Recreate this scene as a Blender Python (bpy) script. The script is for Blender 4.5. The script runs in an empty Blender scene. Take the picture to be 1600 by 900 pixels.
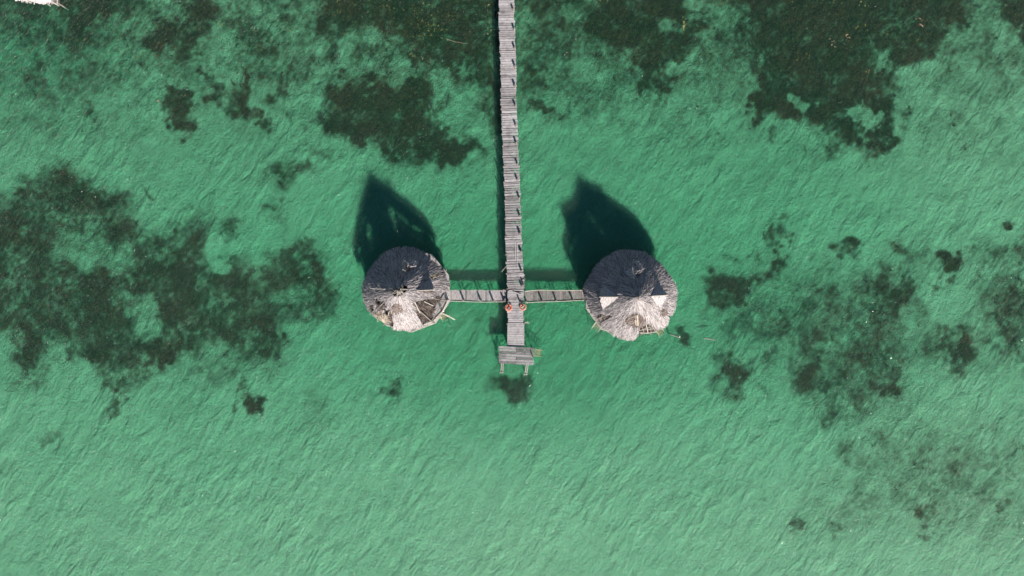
import bpy, math, random
import numpy as np
from mathutils import Vector, Matrix
random.seed(7)
rng = np.random.default_rng(11)
R = math.radians
SC = bpy.context.scene
COL = SC.collection

# ------------------------------------------------------------------ camera, light, exposure
H = 66.67                      # metres above the water
F = 1600 * 24.0 / 36.0         # focal length in photograph pixels
cam_d = bpy.data.cameras.new('camera')
cam = bpy.data.objects.new('camera', cam_d)
COL.objects.link(cam)
cam_d.lens = 24.0
cam_d.sensor_width = 36.0
cam_d.clip_end = 6000
cam.location = (0, 0, H)
cam.rotation_euler = (0, 0, 0)
SC.camera = cam

SUN_EL, SUN_AZ = 33.5, 160.0   # azimuth clockwise from +Y
w = bpy.data.worlds.new('World')
SC.world = w
w.use_nodes = True
nt = w.node_tree
nt.nodes.clear()
sky = nt.nodes.new('ShaderNodeTexSky')
sky.sky_type = 'NISHITA'
sky.sun_disc = False
sky.sun_elevation = R(SUN_EL)
sky.sun_rotation = R(SUN_AZ)
sky.air_density = 0.8
sky.dust_density = 0.0
sky.ozone_density = 2.0
bg = nt.nodes.new('ShaderNodeBackground')
bg.inputs['Strength'].default_value = 0.05
wo = nt.nodes.new('ShaderNodeOutputWorld')
nt.links.new(sky.outputs[0], bg.inputs['Color'])
nt.links.new(bg.outputs[0], wo.inputs['Surface'])

sd = bpy.data.lights.new('sun', 'SUN')
sd.energy = 5.0
sd.angle = R(2.4)
sd.color = (1.0, 0.935, 0.89)
so = bpy.data.objects.new('sun', sd)
COL.objects.link(so)
sv = Vector((math.sin(R(SUN_AZ)) * math.cos(R(SUN_EL)), math.cos(R(SUN_AZ)) * math.cos(R(SUN_EL)), math.sin(R(SUN_EL))))
so.rotation_euler = sv.to_track_quat('Z', 'Y').to_euler()
so.location = sv * 100

SC.view_settings.view_transform = 'Standard'
SC.view_settings.look = 'None'
SC.view_settings.gamma = 1
SC.view_settings.use_curve_mapping = False
SC.view_settings.exposure = 0.5
SC.cycles.max_bounces = 5
SC.cycles.transparent_max_bounces = 12
SC.cycles.sample_clamp_indirect = 4

# ------------------------------------------------------------------ helpers
def P(px, py, z=0.0):
    """photo pixel -> world metres at height z"""
    k = (H - z) / F
    return ((px - 800) * k, (450 - py) * k)

def noise2(x, y, seed=0):
    """smooth value noise, arrays in, 0..1 out"""
    x = np.asarray(x, float); y = np.asarray(y, float)
    xi = np.floor(x).astype(np.int64); yi = np.floor(y).astype(np.int64)
    fx = x - xi; fy = y - yi
    fx = fx * fx * (3 - 2 * fx); fy = fy * fy * (3 - 2 * fy)
    def h(a, b):
        n = (a * 374761393 + b * 668265263 + seed * 1442695041) & 0xffffffff
        n = ((n ^ (n >> 13)) * 1274126177) & 0xffffffff
        n = n ^ (n >> 16)
        return (n & 0xffffff) / float(0xffffff)
    return (h(xi, yi) * (1 - fx) + h(xi + 1, yi) * fx) * (1 - fy) + (h(xi, yi + 1) * (1 - fx) + h(xi + 1, yi + 1) * fx) * fy

def fbm(x, y, seed=0, oct=4):
    s, a, t = 0.0, 1.0, 0.0
    for o in range(oct):
        s = s + a * noise2(x * 2 ** o, y * 2 ** o, seed + o * 17)
        t += a; a *= 0.55
    return s / t

def pip(poly, x, y):
    x = np.asarray(x, float); y = np.asarray(y, float)
    ins = np.zeros(x.shape, bool)
    n = len(poly)
    for i in range(n):
        x1, y1 = poly[i]; x2, y2 = poly[(i + 1) % n]
        c = ((y1 > y) != (y2 > y))
        with np.errstate(divide='ignore', invalid='ignore'):
            xx = (x2 - x1) * (y - y1) / ((y2 - y1) if y2 != y1 else 1e-9) + x1
        ins ^= c & (x < xx)
    return ins

def sdist(poly, x, y):
    """signed distance, positive inside"""
    d = np.full(x.shape, 1e9)
    n = len(poly)
    for i in range(n):
        x1, y1 = poly[i]; x2, y2 = poly[(i + 1) % n]
        dx, dy = x2 - x1, y2 - y1
        L = dx * dx + dy * dy + 1e-9
        t = np.clip(((x - x1) * dx + (y - y1) * dy) / L, 0, 1)
        d = np.minimum(d, np.hypot(x - x1 - t * dx, y - y1 - t * dy))
    return np.where(pip(poly, x, y), d, -d)

class MB:
    """collects faces with a tone each, builds one mesh object"""
    def __init__(s):
        s.v = []; s.f = []; s.t = []
    def face(s, pts, tone=1.0):
        b = len(s.v); s.v.extend(tuple(p) for p in pts)
        s.f.append(tuple(range(b, b + len(pts)))); s.t.append(tone)
    def box(s, c, d, rz=0.0, tone=1.0, jit=0.0, rx=0.0, ry=0.0):
        m = Matrix.Translation(Vector(c)) @ Matrix.Rotation(rz, 4, 'Z') @ Matrix.Rotation(ry, 4, 'Y') @ Matrix.Rotation(rx, 4, 'X')
        b = len(s.v)
        for z in (-.5, .5):
            for x, y in ((-.5, -.5), (.5, -.5), (.5, .5), (-.5, .5)):
                q = m @ Vector((x * d[0] + random.uniform(-jit, jit), y * d[1] + random.uniform(-jit, jit), z * d[2]))
                s.v.append(tuple(q))
        for q in ((3, 2, 1, 0), (4, 5, 6, 7), (0, 1, 5, 4), (1, 2, 6, 5), (2, 3, 7, 6), (3, 0, 4, 7)):
            s.f.append(tuple(b + i for i in q)); s.t.append(tone)
    def rod(s, pts, r0, r1=None, n=7, tone=1.0, wob=0.0):
        """tapered tube along points, capped"""
        r1 = r0 if r1 is None else r1
        pts = [Vector(p) for p in pts]
        rings = []
        for i, p in enumerate(pts):
            d = (pts[min(i + 1, len(pts) - 1)] - pts[max(i - 1, 0)]).normalized()
            a = d.orthogonal().normalized(); c = d.cross(a)
            r = r0 + (r1 - r0) * i / (len(pts) - 1)
            if 0 < i < len(pts) - 1 and wob:
                p = p + a * random.uniform(-wob, wob) + c * random.uniform(-wob, wob)
            b = len(s.v)
            for k in range(n):
                t = 2 * math.pi * k / n
                s.v.append(tuple(p + (a * math.cos(t) + c * math.sin(t)) * r * random.uniform(.93, 1.07)))
            rings.append(b)
        for i in range(len(rings) - 1):
            for k in range(n):
                k2 = (k + 1) % n
                s.f.append((rings[i] + k, rings[i] + k2, rings[i + 1] + k2, rings[i + 1] + k)); s.t.append(tone)
        s.f.append(tuple(rings[0] + k for k in reversed(range(n)))); s.t.append(tone)
        s.f.append(tuple(rings[-1] + k for k in range(n))); s.t.append(tone)
    def build(s, name, mat, parent=None, smooth=False):
        me = bpy.data.meshes.new(name)
        me.from_pydata(s.v, [], s.f)
        at = me.attributes.new('tone', 'FLOAT', 'FACE')
        at.data.foreach_set('value', np.array(s.t, dtype=np.float32))
        me.materials.append(mat)
        if smooth:
            me.polygons.foreach_set('use_smooth', np.ones(len(me.polygons), bool))
        me.update()
        o = bpy.data.objects.new(name, me)
        COL.objects.link(o)
        if parent is not None:
            o.parent = parent
            o.matrix_parent_inverse = parent.matrix_basis.inverted()
        return o

def tag(o, label=None, cat=None, group=None, kind=None):
    if label: o['label'] = label
    if cat: o['category'] = cat
    if group: o['group'] = group
    if kind: o['kind'] = kind
    return o

def thing(name, loc, label, cat, group=None):
    o = bpy.data.objects.new(name, None)
    o.empty_display_size = .3
    COL.objects.link(o)
    o.location = loc
    return tag(o, label, cat, group)

# ------------------------------------------------------------------ materials
def newmat(name):
    m = bpy.data.materials.new(name); m.use_nodes = True
    t = m.node_tree; t.nodes.clear()
    out = t.nodes.new('ShaderNodeOutputMaterial')
    return m, t, out

def N(t, typ, **kw):
    n = t.nodes.new(typ)
    for k, v in kw.items():
        if k in n.inputs: n.inputs[k].default_value = v
        else: setattr(n, k, v)
    return n

def ramp(t, stops, fac):
    r = t.nodes.new('ShaderNodeValToRGB')
    e = r.color_ramp.elements
    while len(e) < len(stops): e.new(.5)
    for i, (p, c) in enumerate(stops):
        e[i].position = p; e[i].color = (*c, 1)
    t.links.new(fac, r.inputs[0])
    return r.outputs[0]

def math_n(t, op, a, b=None, c=None):
    n = t.nodes.new('ShaderNodeMath'); n.operation = op
    for i, v in enumerate((a, b, c)):
        if v is None: continue
        if hasattr(v, 'is_linked') or hasattr(v, 'links'): t.links.new(v, n.inputs[i])
        else: n.inputs[i].default_value = v
    return n.outputs[0]

def mixcol(t, fac, a, b, mode='MIX'):
    n = t.nodes.new('ShaderNodeMix'); n.data_type = 'RGBA'; n.blend_type = mode
    for sock, v in ((n.inputs[0], fac), (n.inputs[6], a), (n.inputs[7], b)):
        if hasattr(v, 'links'): t.links.new(v, sock)
        else: sock.default_value = v if isinstance(v, (int, float)) else (*v, 1)
    return n.outputs[2]

def wood_mat(name, dark, mid, light, scale=(1, 1, 1), spot=0.5, rough=.85):
    m, t, out = newmat(name)
    tc = t.nodes.new('ShaderNodeTexCoord')
    mp = N(t, 'ShaderNodeMapping'); mp.inputs['Scale'].default_value = scale
    t.links.new(tc.outputs['Object'], mp.inputs[0])
    n1 = N(t, 'ShaderNodeTexNoise', Scale=6.0, Detail=5.0, Roughness=.65)
    t.links.new(mp.outputs[0], n1.inputs['Vector'])
    c = ramp(t, [(.3, dark), (.5, mid), (.72, light)], n1.outputs[0])
    n2 = N(t, 'ShaderNodeTexNoise', Scale=1.3, Detail=4.0)
    t.links.new(tc.outputs['Object'], n2.inputs['Vector'])
    f = ramp(t, [(.52, (0, 0, 0)), (.68, (spot, spot, spot))], n2.outputs[0])
    c = mixcol(t, f, c, dark)
    at = N(t, 'ShaderNodeAttribute', attribute_name='tone')
    c = mixcol(t, 1.0, c, at.outputs['Fac'], 'MULTIPLY')
    b = N(t, 'ShaderNodeBsdfPrincipled', Roughness=rough)
    b.inputs['Specular IOR Level'].default_value = .2
    bp = N(t, 'ShaderNodeBump', Strength=.5, Distance=.01)
    t.links.new(n1.outputs[0], bp.inputs['Height'])
    t.links.new(bp.outputs[0], b.inputs['Normal'])
    t.links.new(c, b.inputs['Base Color'])
    t.links.new(b.outputs[0], out.inputs[0])
    return m

M = {}
M['plank_x'] = wood_mat('grey_planks_running_east', (.16, .14, .14), (.46, .43, .425), (.60, .565, .555), (.5, 5, 1), .45)
M['plank_y'] = wood_mat('grey_planks_running_north', (.15, .13, .125), (.42, .38, .375), (.54, .50, .49), (5, .5, 1), .4)
M['plank_dark'] = wood_mat('old_brown_planks', (.10, .08, .075), (.24, .21, .20), (.38, .34, .33), (5, .5, 1), .6)
M['plank_end'] = wood_mat('weathered_platform_planks', (.10, .09, .09), (.26, .235, .235), (.42, .39, .385), (.6, 6, 1), .7)
M['pole'] = wood_mat('bleached_pole', (.30, .26, .21), (.46, .42, .35), (.62, .58, .50), (2, 2, 2), .3)
M['beam'] = wood_mat('dark_beam', (.07, .055, .045), (.13, .105, .085), (.2, .17, .14), (2, 2, 2), .4)
M['post'] = wood_mat('grey_post', (.14, .12, .10), (.28, .25, .22), (.40, .37, .33), (3, 3, .6), .4)
M['wet'] = wood_mat('wet_algae_wood', (.14, .12, .07), (.30, .26, .16), (.42, .37, .25), (3, 3, 3), .4)

def thatch_mat(name, dark, mid, light):
    m, t, out = newmat(name)
    tc = t.nodes.new('ShaderNodeTexCoord')
    n1 = N(t, 'ShaderNodeTexNoise', Scale=9.0, Detail=4.0, Roughness=.7)
    t.links.new(tc.outputs['Object'], n1.inputs['Vector'])
    c = ramp(t, [(.28, dark), (.48, mid), (.7, light)], n1.outputs[0])
    at = N(t, 'ShaderNodeAttribute', attribute_name='tone')
    c = mixcol(t, 1.0, c, at.outputs['Fac'], 'MULTIPLY')
    b = N(t, 'ShaderNodeBsdfPrincipled', Roughness=.95)
    b.inputs['Specular IOR Level'].default_value = .1
    t.links.new(c, b.inputs['Base Color'])
    t.links.new(b.outputs[0], out.inputs[0])
    return m
M['thatch'] = thatch_mat('grey_palm_thatch', (.20, .17, .16), (.475, .425, .41), (.64, .59, .565))
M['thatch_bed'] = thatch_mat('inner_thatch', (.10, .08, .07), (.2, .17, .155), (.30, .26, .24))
M['thatch_brown'] = thatch_mat('brown_fallen_thatch', (.10, .075, .06), (.24, .19, .165), (.36, .30, .27))
M['thatch_shade'] = thatch_mat('shade_dark_thatch', (.045, .035, .03), (.11, .088, .075), (.19, .155, .135))  # dark colour imitates the shade inside the roof openings
M['thatch_tan'] = thatch_mat('tan_thatch', (.30, .24, .17), (.46, .39, .30), (.56, .49, .39))

def plain(name, col, rough=.5):
    m, t, out = newmat(name)
    tc = t.nodes.new('ShaderNodeTexCoord')
    n1 = N(t, 'ShaderNodeTexNoise', Scale=14.0, Detail=3.0)
    t.links.new(tc.outputs['Object'], n1.inputs['Vector'])
    c = ramp(t, [(.3, tuple(x * .75 for x in col)), (.7, col)], n1.outputs[0])
    b = N(t, 'ShaderNodeBsdfPrincipled', Roughness=rough)
    t.links.new(c, b.inputs['Base Color'])
    t.links.new(b.outputs[0], out.inputs[0])
    return m
M['orange'] = plain('faded_orange_plastic', (.72, .13, .055), .55)
M['salmon'] = plain('sun_bleached_orange_plastic', (.75, .25, .14), .6)
M['white'] = plain('pink_band', (.74, .42, .34), .6)
M['rope'] = plain('pale_rope', (.6, .58, .5), .9)

# ------------------------------------------------------------------ seabed: depth and weed cover
# weed beds, outlines in photograph pixels on the bottom: (polygon, cover, softness in px)
POLY = [
 ([(110,-30),(190,-30),(188,25),(168,38),(150,60),(125,65),(107,50),(106,25)], .9, 14),
 ([(235,35),(250,18),(290,22),(292,-30),(345,-30),(352,25),(330,42),(325,60),(312,75),(308,92),(275,94),(250,85),(203,86),(210,55),(225,45)], .88, 16),
 ([(150,30),(200,10),(210,60),(215,90),(170,85),(145,88)], .38, 26),
 ([(422,8),(445,10),(470,45),(468,64),(440,60),(422,40)], .78, 12),
 ([(340,-30),(560,-30),(545,25),(500,20),(470,40),(420,15),(400,30),(370,25),(350,35)], .55, 30),
 ([(310,40),(380,40),(400,80),(370,100),(330,85)], .3, 30),
 ([(247,140),(262,134),(300,145),(318,160),(305,182),(292,200),(280,208),(268,204),(250,182),(243,160)], .92, 10),
 ([(310,118),(325,107),(340,118),(346,140),(354,163),(345,170),(330,160),(326,140)], .82, 10),
 ([(372,112),(385,102),(398,118),(396,150),(404,170),(388,188),(365,182),(350,165),(358,145),(378,135)], .86, 10),
 ([(395,183),(425,183),(428,193),(405,203)], .75, 8),
 ([(430,120),(440,98),(460,110),(462,125),(450,145),(470,175),(460,192),(440,170),(425,145)], .72, 14),
 ([(133,150),(147,150),(158,180),(152,188),(138,185)], .66, 9),
 ([(115,80),(140,85),(148,104),(135,100)], .7, 8),
 ([(232,100),(255,105),(250,140),(235,130)], .3, 14),
 ([(355,78),(370,80),(368,95),(356,90)], .5, 10),
 ([(470,130),(500,120),(510,160),(480,165)], .45, 18),
 ([(405,255),(440,235),(470,240),(515,232),(515,262),(470,275),(450,300),(430,305),(410,285)], .5, 20),
 ([(400,325),(440,318),(455,335),(450,372),(440,345),(405,338)], .52, 8),
 ([(495,195),(508,150),(525,122),(545,110),(575,120),(592,128),(585,145),(620,118),(660,125),(690,150),(680,190),(700,212),(728,216),(752,230),(740,248),(715,262),(690,262),(655,270),(640,260),(610,258),(595,237),(560,238),(530,222)], .9, 16),
 ([(500,-30),(790,-30),(790,205),(760,205),(745,150),(720,118),(690,132),(640,110),(625,75),(600,65),(560,60),(540,85),(510,100),(490,60)], .8, 22),
 ([(610,30),(650,15),(715,10),(720,50),(700,80),(650,90),(620,70)], .9, 22),
 ([(735,-30),(782,-30),(780,30),(750,35)], .85, 14),
 ([(590,90),(640,112),(655,130),(600,130)], .5, 15),
 ([(805,-30),(900,-30),(915,60),(905,110),(880,140),(830,160),(805,180)], .68, 40),
 ([(905,20),(925,5),(960,-30),(1060,-30),(1075,5),(1102,40),(1100,70),(1075,85),(1055,102),(1055,130),(1040,142),(1022,146),(1003,130),(990,108),(975,95),(950,82),(910,76)], .84, 18),
 ([(1010,20),(1060,25),(1070,60),(1030,75),(1000,50)], .55, 20),
 ([(830,150),(860,145),(880,180),(875,205),(835,200)], .42, 20),
 ([(1168,-30),(1518,-30),(1512,25),(1490,60),(1470,87),(1435,95),(1402,110),(1400,140),(1415,160),(1410,185),(1395,205),(1385,236),(1365,246),(1350,240),(1335,242),(1315,235),(1300,222),(1285,240),(1292,205),(1275,205),(1255,190),(1215,190),(1180,188),(1172,165),(1190,150),(1180,110),(1178,85),(1165,60),(1148,35)], .9, 18),
 ([(1558,-30),(1640,-30),(1640,80),(1600,72),(1578,60),(1562,40)], .88, 12),
 ([(-60,330),(0,325),(20,308),(35,284),(50,290),(65,290),(80,270),(100,258),(118,260),(130,285),(160,295),(192,305),(222,332),(228,360),(240,372),(262,372),(275,345),(300,333),(325,338),(320,398),(360,405),(400,410),(420,405),(440,398),(465,393),(490,402),(515,425),(528,445),(527,490),(505,502),(480,490),(470,508),(445,530),(430,550),(430,570),(390,580),(365,570),(360,548),(330,545),(270,572),(240,560),(230,582),(200,602),(180,617),(160,605),(150,580),(120,560),(100,548),(70,560),(50,610),(32,617),(35,590),(20,560),(12,520),(-10,505),(-60,500)], .72, 26),
 ([(40,280),(110,262),(170,300),(215,335),(225,370),(160,365),(120,340),(60,345)], .8, 26),
 ([(-40,325),(50,320),(62,420),(10,430),(-40,420)], .84, 30),
 ([(105,430),(150,405),(205,430),(205,480),(180,520),(140,540),(115,510)], .96, 30),
 ([(18,480),(70,490),(78,560),(50,590),(25,540)], .95, 26),
 ([(225,385),(300,380),(335,430),(330,500),(270,530),(225,500)], .85, 36),
 ([(345,430),(430,420),(450,480),(420,520),(350,515)], .76, 34),
 ([(425,402),(465,394),(505,404),(520,440),(500,432),(470,415),(435,425)], .88, 12),
 ([(380,525),(430,520),(440,545),(420,570),(385,575)], .82, 20),
 ([(160,560),(205,570),(200,600),(180,618),(155,600)], .75, 20),
 ([(335,345),(380,345),(378,368),(345,372)], .62, 12),
 ([(285,560),(400,565),(390,615),(290,610)], .42, 34),
 ([(200,600),(330,600),(360,660),(250,680)], .2, 50),
 ([(1103,425),(1130,422),(1180,430),(1200,420),(1195,395),(1210,388),(1222,408),(1230,425),(1200,442),(1180,460),(1160,475),(1140,490),(1115,486),(1103,460)], .9, 12),
 ([(1130,480),(1190,450),(1300,420),(1410,410),(1440,450),(1430,560),(1410,640),(1350,660),(1290,650),(1240,600),(1190,560),(1140,530)], .56, 60),
 ([(1390,392),(1420,385),(1450,398),(1455,415),(1400,412)], .66, 12),
 ([(1500,375),(1620,370),(1620,410),(1540,415)], .58, 22),
 ([(1520,410),(1640,405),(1640,560),(1580,570),(1530,540)], .62, 60),
 ([(1330,600),(1430,640),(1600,660),(1640,840),(1480,850),(1390,820),(1240,830),(1300,720)], .34, 60),
 ([(1125,565),(1150,556),(1178,575),(1172,600),(1150,615),(1130,598)], .94, 9),
]
# (cx, cy, rx, ry, cover)
BLOB = [
 (138,26,26,24,.97),(500,640,40,30,.22),(175,645,14,10,.45),(89,95,5,5,.7),(725,185,10,9,.6),(845,163,11,9,.72),(872,187,10,9,.72),(1130,122,8,8,.6),(1208,212,8,9,.55),(1040,126,13,13,.85),
 (1330,25,60,25,.8),(250,553,20,20,.9),(429,525,11,10,.9),(394,625,15,17,.92),(90,680,16,14,.32),(182,645,12,10,.36),(238,303,10,9,.66),
 (608,613,12,9,.55),(757,522,6,5,.5),(808,601,30,18,.9),(1218,365,10,18,.66),(1145,400,14,6,.4),(1320,384,15,14,.72),(1481,403,18,16,.95),
 (1475,444,10,8,.66),(1579,343,8,8,.85),(1487,545,19,17,.98),(1487,545,45,40,.55),(1073,526,13,13,.86),(1218,520,28,24,.68),(1262,595,32,30,.76),
 (1390,460,34,40,.66),(1295,462,34,26,.6),(1386,602,26,20,.66),(1300,645,28,24,.5),(1567,507,26,30,.72),(1440,798,22,20,.62),(1490,722,20,18,.5),
 (1566,792,16,16,.62),(1256,824,16,9,.56),(1295,828,16,9,.42),(1465,766,16,8,.45),(1443,833,8,7,.66),(1598,690,14,16,.6),(1325,710,20,16,.4),
 (1240,270,10,8,.3),(1140,515,12,40,.42),(578,468,8,9,.35),(560,470,6,5,.4),(1185,600,30,10,.35),(430,270,10,14,.7),(740,20,20,22,.5),
 (1190,165,20,22,.95),(1330,200,26,30,.9),(1375,215,22,22,.86),(160,15,26,20,.95),(275,50,30,24,.93),(985,60,30,20,.9),(1370,30,50,30,.88),
 (560,170,40,30,.92),(650,200,50,40,.9),(700,240,30,18,.9),(470,395,26,12,.8),(500,640,30,20,.16),(1060,420,10,8,.2),(65,20,50,30,.24),
]
# bare sand inside the beds
BARE = [
 ([(600,80),(625,70),(640,95),(630,125),(600,130),(592,110)], .95, 12),
 ([(690,135),(725,128),(735,160),(730,185),(700,205),(685,185)], .85, 16),
 ([(1240,148),(1262,145),(1278,165),(1262,178),(1242,165)], .8, 10),
 ([(1322,170),(1350,160),(1372,185),(1365,205),(1345,215),(1325,200)], .75, 12),
 ([(1355,85),(1380,78),(1390,100),(1370,108)], .5, 14),
 ([(75,385),(120,375),(180,385),(230,395),(225,425),(150,425),(100,420)], .5, 26),
 ([(205,460),(240,465),(245,530),(215,535)], .5, 22),
 ([(325,362),(378,372),(380,408),(335,412)], .8, 12),
 ([(430,440),(480,445),(475,470),(430,470)], .45, 18),
 ([(330,455),(362,460),(362,480),(335,482)], .4, 14),
 ([(1000,20),(1060,30),(1050,55),(1010,45)], .3, 16),
 ([(100,555),(150,580),(160,615),(110,625)], .5, 20),
 ([(215,160),(236,160),(240,210),(220,205)], .5, 18),
 ([(540,60),(600,60),(590,110),(545,108)], .45, 22),
]

def seabed_px(x, y, z=-.75):
    k = (H - z) / F
    return 800 + x / k, 450 - y / k

def deep(px, py):
    a = np.exp(-(((px - 800) / 300) ** 2 + ((py - 500) / 150) ** 2) ** 1.4)
    b = np.exp(-(((px - 830) / 170) ** 2 + ((py - 590) / 80) ** 2))
    c = np.exp(-(((px - 830) / 620) ** 2 + ((py - 400) / 260) ** 2))
    return .70 * a + .30 * b + .95 * c

def depth(x, y):
    px, py = seabed_px(x, y)
    d = .60 + .24 * deep(px, py)
    d += .08 * (fbm(x * .07, y * .07, 5, 3) - .5)
    d += .16 * np.exp(-(((px - 40) / 130) ** 2 + ((py - 60) / 90) ** 2))
    d -= .10 * np.clip((py - 540) / 300, 0, 1) + .07 * np.clip((px - 1150) / 350, 0, 1)
    d += .03 * (fbm(x * .45, y * .45, 9, 3) - .5)
    return -d

def cover(x, y):
    """weed cover 0..1"""
    px, py = seabed_px(x, y)
    wx = px + 30 * (fbm(px * .045, py * .045, 21, 4) - .5) * 2
    wy = py + 30 * (fbm(px * .045, py * .045, 55, 4) - .5) * 2
    c = np.zeros(px.shape)
    def soft(d, s):
        t = np.clip(.5 + d / s, 0, 1)
        return t * t * (3 - 2 * t)
    for poly, st, s in POLY:
        xs = [p[0] for p in poly]; ys = [p[1] for p in poly]
        m = (wx > min(xs) - 40) & (wx < max(xs) + 40) & (wy > min(ys) - 40) & (wy < max(ys) + 40)
        v = np.zeros(px.shape)
        if m.any(): sd_ = sdist(poly, wx[m], wy[m]); v[m] = st * np.maximum(soft(sd_, s * 2.2 + 8), .52 * soft(sd_ + 10, 46))
        c = np.maximum(c, v)
    for cx, cy, rx, ry, st in BLOB:
        d = np.sqrt(((wx - cx) / rx) ** 2 + ((wy - cy) / ry) ** 2)
        c = np.maximum(c, st * np.clip(1.6 - d, 0, 1) ** 1.0)
    for poly, st, s in BARE:
        xs = [p[0] for p in poly]; ys = [p[1] for p in poly]
        m = (wx > min(xs) - s) & (wx < max(xs) + s) & (wy > min(ys) - s) & (wy < max(ys) + s)
        if m.any(): c[m] *= 1 - st * soft(sdist(poly, wx[m], wy[m]), s)
    # beyond the picture: patchy beds towards the shore (north), scattered elsewhere
    out = np.clip(np.maximum(np.maximum(-px - 40, px - 1640), np.maximum(-py - 20, py - 920)) / 80, 0, 1)
    wild = np.clip((fbm(px * .006, py * .006, 77, 4) - .5) * 5, 0, .85) * np.where(py < 450, 1, .5)
    c = np.maximum(c * (1 - out), wild * out)
    north_tone = .52 * np.clip((330 - py) / 330, 0, 1) * (.6 + .8 * fbm(px * .012, py * .012, 71, 3)) + .06  # cover value grows towards the north, darkening the bottom there
    c = np.maximum(c, north_tone)
    tex = .55 * fbm(px * .05, py * .05, 31, 4) + .45 * fbm(px * .2, py * .2, 33, 3)
    tex = .5 + (tex - .5) * 1.35
    c = np.clip(c * (1 + 1.3 * (tex - .5)) + .55 * (tex - .5) * np.clip((c - .1) * 3, 0, 1) * (1 - c), 0, 1)
    return c

def axis(lo, hi, step, far, n):
    core = np.arange(lo, hi + 1e-6, step)
    g = np.geomspace(step, far, n)
    return np.concatenate([(lo - g)[::-1], core, hi + g])

ax = axis(-60, 60, .16, 1300, 26)
ay = axis(-36, 38, .16, 1300, 26)
GX, GY = np.meshgrid(ax, ay)
GZ = depth(GX, GY)
GC = cover(GX, GY)
nx_, ny_ = len(ax), len(ay)
me = bpy.data.meshes.new('seabed')
co = np.stack([GX.ravel(), GY.ravel(), GZ.ravel()], 1).astype(np.float32)
me.vertices.add(nx_ * ny_)
me.vertices.foreach_set('co', co.ravel())
ii = np.arange((nx_ - 1) * (ny_ - 1)); cx_ = ii % (nx_ - 1); cy_ = ii // (nx_ - 1)
v0 = cy_ * nx_ + cx_
quads = np.stack([v0, v0 + 1, v0 + 1 + nx_, v0 + nx_], 1).astype(np.int32)
me.loops.add(quads.size)
me.loops.foreach_set('vertex_index', quads.ravel())
me.polygons.add(len(quads))
me.polygons.foreach_set('loop_start', np.arange(0, quads.size, 4, dtype=np.int32))
me.polygons.foreach_set('use_smooth', np.ones(len(quads), bool))
me.update(calc_edges=True)
a = me.attributes.new('weed', 'FLOAT', 'POINT')
a.data.foreach_set('value', GC.ravel().astype(np.float32))
seabed = bpy.data.objects.new('seabed', me)
COL.objects.link(seabed)
tag(seabed, kind='structure')

m, t, out = newmat('sand_and_algae_bottom')
tc = t.nodes.new('ShaderNodeTexCoord')
at = N(t, 'ShaderNodeAttribute', attribute_name='weed')
n1 = N(t, 'ShaderNodeTexNoise', Scale=.5, Detail=6.0, Roughness=.6)
t.links.new(tc.outputs['Object'], n1.inputs['Vector'])
sand = ramp(t, [(.25, (.47, .475, .335)), (.5, (.57, .57, .405)), (.75, (.64, .645, .46))], n1.outputs[0])
n5 = N(t, 'ShaderNodeTexNoise', Scale=3.2, Detail=5.0, Roughness=.75)
t.links.new(tc.outputs['Object'], n5.inputs['Vector'])
sp = ramp(t, [(.60, (0, 0, 0)), (.72, (.4, .4, .4))], n5.outputs[0])
sand = mixcol(t, sp, sand, (.20, .22, .15))
n2 = N(t, 'ShaderNodeTexNoise', Scale=2.6, Detail=7.0, Roughness=.75)
t.links.new(tc.outputs['Object'], n2.inputs['Vector'])
n3 = N(t, 'ShaderNodeTexNoise', Scale=.33, Detail=4.0)
t.links.new(tc.outputs['Object'], n3.inputs['Vector'])
weedc = ramp(t, [(.36, (.052, .040, .016)), (.5, (.088, .040, .019)), (.66, (.125, .040, .022))], n3.outputs[0])
wl = ramp(t, [(.42, (.5, .5, .5)), (.75, (1.9, 1.9, 1.8))], n2.outputs[0])
weedc = mixcol(t, 1.0, weedc, wl, 'MULTIPLY')
d = math_n(t, 'SUBTRACT', n2.outputs[0], .5)
d = math_n(t, 'MULTIPLY', d, .65)
cv = math_n(t, 'MINIMUM', math_n(t, 'MULTIPLY', at.outputs['Fac'], 2.5), 1.0)
d = math_n(t, 'MULTIPLY', d, cv)
f = math_n(t, 'ADD', at.outputs['Fac'], d)
mr = N(t, 'ShaderNodeMapRange'); mr.interpolation_type = 'SMOOTHSTEP'
t.links.new(f, mr.inputs['Value']); mr.inputs['From Min'].default_value = 0.0; mr.inputs['From Max'].default_value = .98
inv = math_n(t, 'SUBTRACT', 1.0, mr.outputs[0])
c = mixcol(t, math_n(t, 'SUBTRACT', 1.0, math_n(t, 'POWER', inv, 1.45)), sand, weedc)
b = N(t, 'ShaderNodeBsdfPrincipled', Roughness=1.0)
b.inputs['Specular IOR Level'].default_value = 0
t.links.new(c, b.inputs['Base Color'])
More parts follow.
